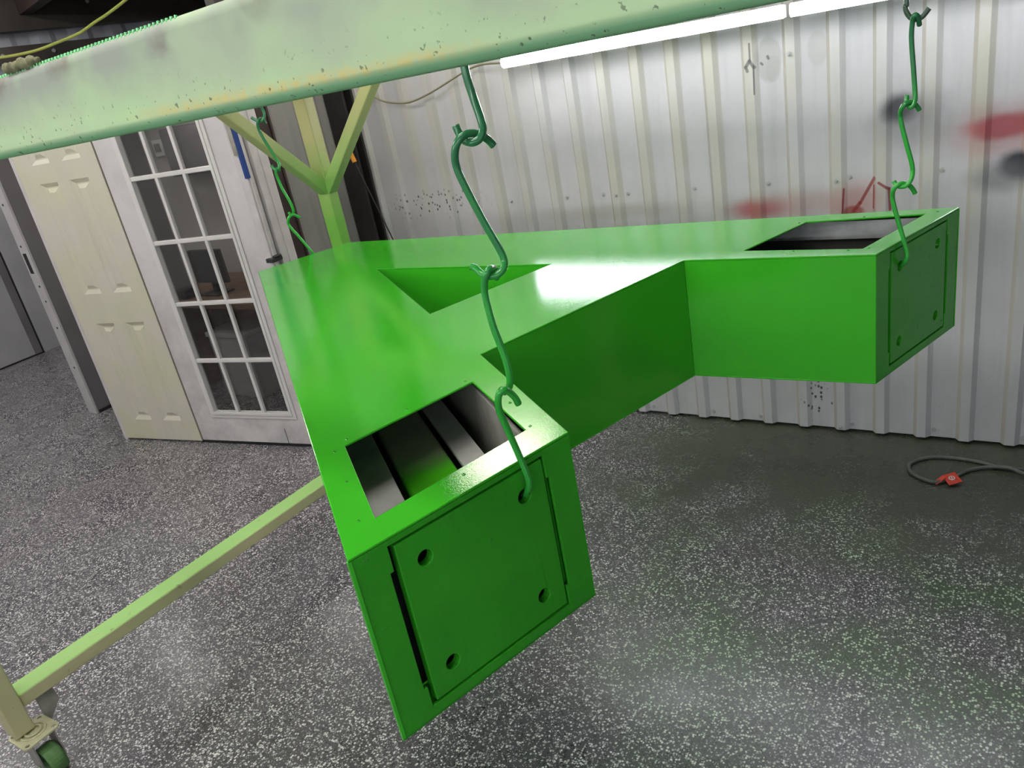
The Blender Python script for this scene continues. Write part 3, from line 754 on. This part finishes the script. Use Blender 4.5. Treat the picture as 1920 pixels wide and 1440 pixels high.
# stub legs under the far posts
for q0 in (PB, PBR): rk('post_foot', q0 - b2_ * .068 + UPV * .146, b2_ * .068, b1_ * .05, UPV * .134, M_rack)
# steel gusset under the near end of the base beam
g = [(.026, 0), (.077, 0), (.081, -.056), (.038, -.102), (.026, -.076)]
plate('gusset', [g], lambda a, b, k: cN - b2_ * (.018 if k == 0 else .028) + b1_ * (a + .012) + UPV * (.222 + b), M_primer, RK, .001)
# wire wound along the top of the front rail
pts = []
nw = 130
for k in range(nw * 6 + 1):
    s_ = k / 6; a = 2 * math.pi * s_ * 1.0
    pts.append(FR0 + b2_ * (.95 + s_ * .0072) + b1_ * (.0075 + .0022 * math.cos(a)) + UPV * (ZT - .0234 + .012 * (.95 + s_ * .0072) + .0872 + .0022 * math.sin(a)))
MB().tube(pts, .0011, 5).done('wound_wire', M_wire, RK)
rg = MB()
pp = [FR0 + b2_ * (1.536 + .010 * k) + b1_ * .006 + UPV * (ZT - .005 + .0935 + .0015 * math.sin(k * 2.1)) for k in range(9)]
rg.tube(catmull(pp, 3), [.0055 + .0012 * math.sin(k * 1.7) - .003 * (k > 19) for k in range(25)], 9)
o = rg.done('rag', M_rag, None, 0, True); tag(o, 'small rolled olive rag lying on the big front rail', 'rag')

# ================================================================ HOOK CHAINS
HK = {
 'near': [
   [[-0.5693, 0.816, 1.7329], [-0.5668, 0.8178, 1.7038], [-0.5606, 0.8173, 1.6727], [-0.5601, 0.8153, 1.6624], [-0.564, 0.8112, 1.6542], [-0.5719, 0.8067, 1.6514], [-0.5857, 0.8114, 1.6538], [-0.5931, 0.8134, 1.6617], [-0.5967, 0.8133, 1.6729]],
   [[-0.5642, 0.8393, 1.6407], [-0.5678, 0.8343, 1.6491], [-0.5715, 0.8266, 1.6559], [-0.5748, 0.8144, 1.661], [-0.5792, 0.8013, 1.6613], [-0.5862, 0.795, 1.6538], [-0.5922, 0.7944, 1.6412], [-0.5953, 0.797, 1.6269], [-0.5915, 0.7998, 1.6045], [-0.58, 0.8082, 1.5571], [-0.5692, 0.816, 1.5186], [-0.5662, 0.8182, 1.5017], [-0.5661, 0.8135, 1.4918], [-0.5716, 0.8071, 1.4861], [-0.5808, 0.8028, 1.4847], [-0.5948, 0.8046, 1.4871], [-0.6042, 0.8049, 1.495], [-0.6099, 0.8031, 1.4979]],
   [[-0.5835, 0.8176, 1.4777], [-0.5853, 0.8258, 1.4815], [-0.5839, 0.8173, 1.4901], [-0.5787, 0.7995, 1.4951], [-0.5808, 0.7932, 1.4901], [-0.5891, 0.7967, 1.4746], [-0.5925, 0.799, 1.4556], [-0.5905, 0.8005, 1.4162], [-0.5851, 0.8044, 1.3741], [-0.5836, 0.8055, 1.3485], [-0.5867, 0.8078, 1.332], [-0.5946, 0.8135, 1.3199], [-0.6035, 0.8138, 1.3124], [-0.6031, 0.8072, 1.3197]],
   [[-0.5821, 0.8112, 1.2973], [-0.5822, 0.8066, 1.3086], [-0.5842, 0.8005, 1.3187], [-0.5866, 0.792, 1.3274], [-0.5914, 0.7862, 1.3249], [-0.596, 0.7852, 1.3129], [-0.5988, 0.7877, 1.295], [-0.5974, 0.7955, 1.2628], [-0.5899, 0.8009, 1.216], [-0.5838, 0.8011, 1.1886], [-0.5836, 0.8013, 1.1725], [-0.5919, 0.8058, 1.1575], [-0.6083, 0.8194, 1.139], [-0.6183, 0.8281, 1.1338]]],
 'right': [
   [[-0.2391, 1.8844, 1.6933], [-0.2412, 1.8842, 1.6812], [-0.2378, 1.8846, 1.6679], [-0.2301, 1.8855, 1.6577], [-0.2225, 1.8865, 1.654], [-0.2132, 1.8876, 1.6557], [-0.2059, 1.8885, 1.6622], [-0.1992, 1.8893, 1.6706]],
   [[-0.2164, 1.8933, 1.6422], [-0.2174, 1.8831, 1.6548], [-0.2206, 1.8766, 1.6626], [-0.2252, 1.8761, 1.6605], [-0.2276, 1.8818, 1.6517], [-0.2294, 1.8856, 1.6202], [-0.2246, 1.8862, 1.5609], [-0.2208, 1.8867, 1.5117], [-0.2209, 1.8817, 1.4988], [-0.2242, 1.8773, 1.4904], [-0.2303, 1.8795, 1.4887], [-0.2371, 1.8927, 1.496], [-0.2371, 1.8987, 1.51]],
   [[-0.2137, 1.8995, 1.4773], [-0.2186, 1.8969, 1.4878], [-0.2241, 1.8923, 1.4945], [-0.2298, 1.8816, 1.4989], [-0.2378, 1.8746, 1.4966], [-0.2448, 1.8758, 1.4867], [-0.2471, 1.8835, 1.4729], [-0.2444, 1.8838, 1.4532], [-0.2359, 1.8848, 1.4172], [-0.2252, 1.8861, 1.375], [-0.2228, 1.8864, 1.3546], [-0.2249, 1.8803, 1.3392], [-0.2335, 1.8763, 1.3282], [-0.2451, 1.8788, 1.3261], [-0.2551, 1.8903, 1.3287], [-0.2598, 1.8937, 1.3352]],
   [[-0.2183, 1.8988, 1.3047], [-0.2233, 1.8962, 1.316], [-0.2302, 1.8914, 1.3256], [-0.2392, 1.8805, 1.3327], [-0.2498, 1.8743, 1.3309], [-0.258, 1.8743, 1.32], [-0.2605, 1.8818, 1.3033], [-0.2566, 1.8823, 1.2807], [-0.243, 1.884, 1.2273], [-0.2313, 1.8854, 1.1817], [-0.2296, 1.8817, 1.1681], [-0.2352, 1.8849, 1.1549], [-0.2439, 1.9031, 1.1431], [-0.2485, 1.9217, 1.1384]]],
 'back': [
   [[-2.1822, 1.9208, 1.7196], [-2.1803, 1.9229, 1.7054], [-2.179, 1.9244, 1.6913], [-2.1776, 1.9169, 1.6786], [-2.1825, 1.9084, 1.6702], [-2.2012, 1.9085, 1.6705], [-2.2111, 1.9035, 1.6776], [-2.218, 1.8988, 1.686]],
   [[-2.1912, 1.9287, 1.6574], [-2.1916, 1.9253, 1.6684], [-2.1916, 1.9164, 1.6759], [-2.1886, 1.9017, 1.6754], [-2.1931, 1.8967, 1.6647], [-2.2005, 1.9004, 1.6458], [-2.1963, 1.9051, 1.6131], [-2.1864, 1.9161, 1.5659], [-2.1798, 1.9235, 1.5317], [-2.1765, 1.9211, 1.5175], [-2.1772, 1.9144, 1.5082], [-2.1926, 1.9151, 1.5056], [-2.2015, 1.9141, 1.5138], [-2.2054, 1.9128, 1.5234]],
   [[-2.1912, 1.9286, 1.4989], [-2.1904, 1.9266, 1.5084], [-2.1803, 1.908, 1.5098], [-2.185, 1.9057, 1.4962], [-2.1904, 1.9117, 1.4771], [-2.1867, 1.9158, 1.4392], [-2.1789, 1.9245, 1.3957], [-2.1766, 1.927, 1.3687], [-2.1841, 1.9306, 1.353], [-2.1934, 1.9261, 1.3452], [-2.1875, 1.9149, 1.3573]],
   [[-2.1738, 1.945, 1.3316], [-2.1788, 1.9364, 1.3408], [-2.1808, 1.9253, 1.3476], [-2.1805, 1.9108, 1.3477], [-2.1874, 1.9032, 1.3377], [-2.1958, 1.9056, 1.3204], [-2.191, 1.911, 1.2995], [-2.1813, 1.9219, 1.271], [-2.1702, 1.9342, 1.235], [-2.1601, 1.9455, 1.2019], [-2.1580, 1.9580, 1.1750], [-2.151, 1.973, 1.155], [-2.138, 1.985, 1.146], [-2.124, 1.982, 1.1445], [-2.105, 1.976, 1.147], [-2.096, 1.973, 1.156]]]}
WHICH = {'near': "above the green letter's near end", 'right': "above the green letter's right end", 'back': "behind the green letter's far end"}
ORD = ['topmost', 'second', 'third', 'lowest']
for ch, hooks in HK.items():
    for i, pts in enumerate(hooks):
        pts = [Vector(p) for p in pts]
        if i == 0:      # the top hook goes up and over its crossbar
            p = pts[0]; c = XB[ch]; zc = ZT + .078 + .0125
            sgn = 1 if (p.x - c.x) > 0 else -1
            h = Vector((c.x, p.y, zc)); rr = .022
            up = [h + Vector((-sgn * rr * 1.0, 0, -.02)), h + Vector((-sgn * rr, 0, .004)), h + Vector((-sgn * rr * .6, 0, .019)), h + Vector((0, 0, .024)), h + Vector((sgn * rr * .65, 0, .018)), h + Vector((sgn * rr, 0, 0)), h + Vector((sgn * rr, 0, -.03))]
            pts = up + pts
        o = MB().tube(catmull(pts, 6), .0050, 10).done('wire_hook', M_hookd if (ch == 'right' and i == 0) else M_hook, None, 0, True)
        tag(o, '%s %s wire hook of the chain %s' % (ORD[i], 'dark grey' if (ch == 'right' and i == 0) else 'bent green', WHICH[ch]), 'hook', 'hook chains holding the green letter')

# ================================================================ SMALL THINGS
# power cable on the floor with red tag
cp = [(.30, 2.98), (.16, 3.02), (.033, 3.004), (-.033, 2.999), (-.121, 3.026), (-.211, 3.033), (-.282, 3.016), (-.332, 2.966), (-.338, 2.923), (-.318, 2.88), (-.273, 2.848), (-.237, 2.841), (-.205, 2.868), (-.181, 2.895), (-.142, 2.952), (-.084, 2.987), (-.016, 2.988), (.034, 2.965), (.15, 2.93), (.4, 2.95)]
zz = [.0075] * 2 + [.0075, .0075] + [.0075] * 10 + [.0075, .010, .017, .012, .0075, .0075]
e = empty('power_cable', (-.1, 2.95, 0)); tag(e, 'grey power cable looped on the floor by the metal wall', 'cable')
keep(MB().tube(catmull([(x, y, z) for (x, y), z in zip(cp, zz)], 5), .0072, 10).done('cable', M_rubber, None, 0, True), e)
V = [(-.243, 2.838, .019), (-.215, 2.868, .022), (-.235, 2.820, .003), (-.205, 2.850, .020)]
tg = MB()
tg.obox((-.222, 2.872, .019), (.040, .030, .004), (.030, -.045, -.010), (0, 0, .0015))
tg.obox((-.246, 2.846, .004), (.028, .030, .016), (.012, -.018, 0), (0, 0, .0015))
tgo = tg.done('warning_tag', M_redtag, e, .0006); tgo['label'] = 'red orange folded tag'
rc = Vector((-.188, 2.866, .0185)); ru = Vector((.040, .030, .004)).normalized(); rv = Vector((.030, -.045, -.010)).normalized()
mk = MB().tube([rc + ru * (.0095 * math.cos(2 * math.pi * k / 20)) + rv * (.0095 * math.sin(2 * math.pi * k / 20)) for k in range(21)], .0020, 6, False)
mk.tube([rc - rv * .005, rc + rv * .005], .0020, 6); mk = mk.done('tag_mark', M_white); keep(mk, tgo)
# cord from the tube light along the wall
o = MB().tube(catmull([(-3.0, 3.12, 1.85), (-2.88, 3.13, 1.74), (-2.782, 3.13, 1.66), (-2.743, 3.13, 1.638), (-2.692, 3.13, 1.614), (-2.612, 3.13, 1.596), (-2.529, 3.13, 1.592), (-2.426, 3.13, 1.611), (-2.324, 3.13, 1.64), (-2.231, 3.13, 1.669), (-2.145, 3.13, 1.692), (-2.071, 3.125, 1.697), (-1.99, 3.10, 1.692), (-1.935, 3.078, 1.690)], 5), .0045, 8).done('sagging_cord', M_cord, None, 0, True)
tag(o, 'olive cord sagging from the tube light along the metal wall', 'cord')
o = MB().tube(catmull([(-4.286, 2.187, 2.136), (-4.174, 2.204, 2.128), (-4.103, 2.215, 2.123), (-4.01, 2.229, 2.119), (-3.901, 2.245, 2.118), (-3.789, 2.262, 2.125), (-3.68, 2.279, 2.133), (-3.599, 2.291, 2.142), (-3.513, 2.304, 2.162), (-3.431, 2.317, 2.178), (-3.349, 2.329, 2.197), (-3.268, 2.341, 2.218), (-3.187, 2.353, 2.242), (-2.95, 2.40, 2.32), (-2.6, 2.5, 2.5), (-2.3, 2.62, 3.05)], 4), .0065, 8).done('hanging_cord', M_ycord, None, 0, True)
tag(o, 'yellow green cord hanging across above the doors', 'cord')
# rod with orange grip leaning in the corner
e = empty('paint_rod', (-2.45, 3.02, 0)); tag(e, 'thin dark rod with orange grip leaning by the corner column', 'rod')
a, b = Vector((-2.921, 3.05, 1.413)), Vector((-2.777, 3.05, .962)); d = (b - a).normalized()
keep(MB().tube([a, a + d * (a.z / -d.z)], .0035, 8).done('rod', M_black), e)
keep(MB().tube([a - d * .005, a + d * .06], .012, 10).done('grip', M_orange), e)
# office things behind the glass
e = empty('desk', (-4.1, 3.1, 0)); tag(e, 'brown desk behind the glazed door', 'desk')
keep(MB().box(-4.75, -3.4, 2.80, 3.42, .64, .67).done('desk_top', M_wood), e)
for x_ in (-4.72, -3.47):
    keep(MB().box(x_, x_ + .04, 2.84, 3.4, 0, .64).done('desk_side', M_wood), e)
keep(MB().box(-4.68, -3.47, 3.3, 3.32, .2, .64).done('modesty_panel', M_wood), e)
e = empty('monitor', (-4.25, 3.0, .67)); tag(e, 'small dark monitor standing on the office desk', 'monitor')
keep(MB().box(-4.42, -4.12, 2.98, 3.01, .74, .95).done('screen', M_darkplastic, None, .006), e)
keep(MB().box(-4.29, -4.25, 2.99, 3.02, .68, .76).done('stand', M_darkplastic), e)
keep(MB().box(-4.36, -4.18, 2.93, 3.06, .67, .68).done('foot', M_darkplastic), e)
keep(MB().box(-4.50, -4.40, 2.86, 2.97, .67, .73).done('speaker', M_darkplastic, None, .006), e)
e = empty('storage_box', (-4.2, 2.95, 0)); tag(e, 'pale box under the office desk', 'box')
keep(MB().box(-4.38, -4.02, 2.9, 3.15, 0.0, .41).done('box_body', M_paper, None, .004), e)
keep(MB().box(-4.39, -4.01, 2.89, 3.16, .41, .44).done('box_lid', M_paper, None, .004), e)
e = empty('thermostat', (-4.95, 3.44, 1.5)); tag(e, 'square white thermostat on the office wall', 'thermostat')
keep(MB().box(-5.06, -4.95, 3.43, 3.45, 1.49, 1.60).done('case', M_white, None, .006), e)
keep(MB().box(-5.035, -4.975, 3.424, 3.431, 1.52, 1.575).done('display', M_primer), e)
e = empty('wall_cabinet', (-4.55, 3.4, 1.4)); tag(e, 'dark cabinet on the office wall behind upper panes', 'cabinet')
keep(MB().box(-4.75, -4.35, 3.30, 3.45, 1.36, 1.66).done('cabinet_body', M_darkwall, None, .004), e)
keep(MB().box(-4.74, -4.36, 3.288, 3.30, 1.37, 1.65).done('cabinet_door', M_darkwall, None, .003), e)
e = empty('office_fill_lamp', (-4.1, 3.0, 1.98)); tag(e, 'small added fill lamp under the office ceiling', 'lamp')  # unseen lamp, added to brighten the office behind the panes
keep(MB().tube([(-4.1, 3.0, 2.045), (-4.1, 3.0, 2.02)], .09, 20).done('lamp_base', M_white), e)
keep(MB().tube([(-4.1, 3.0, 2.02), (-4.1, 3.0, 1.98)], [.08, .06], 20).done('lamp_glass', M_office_fill), e)
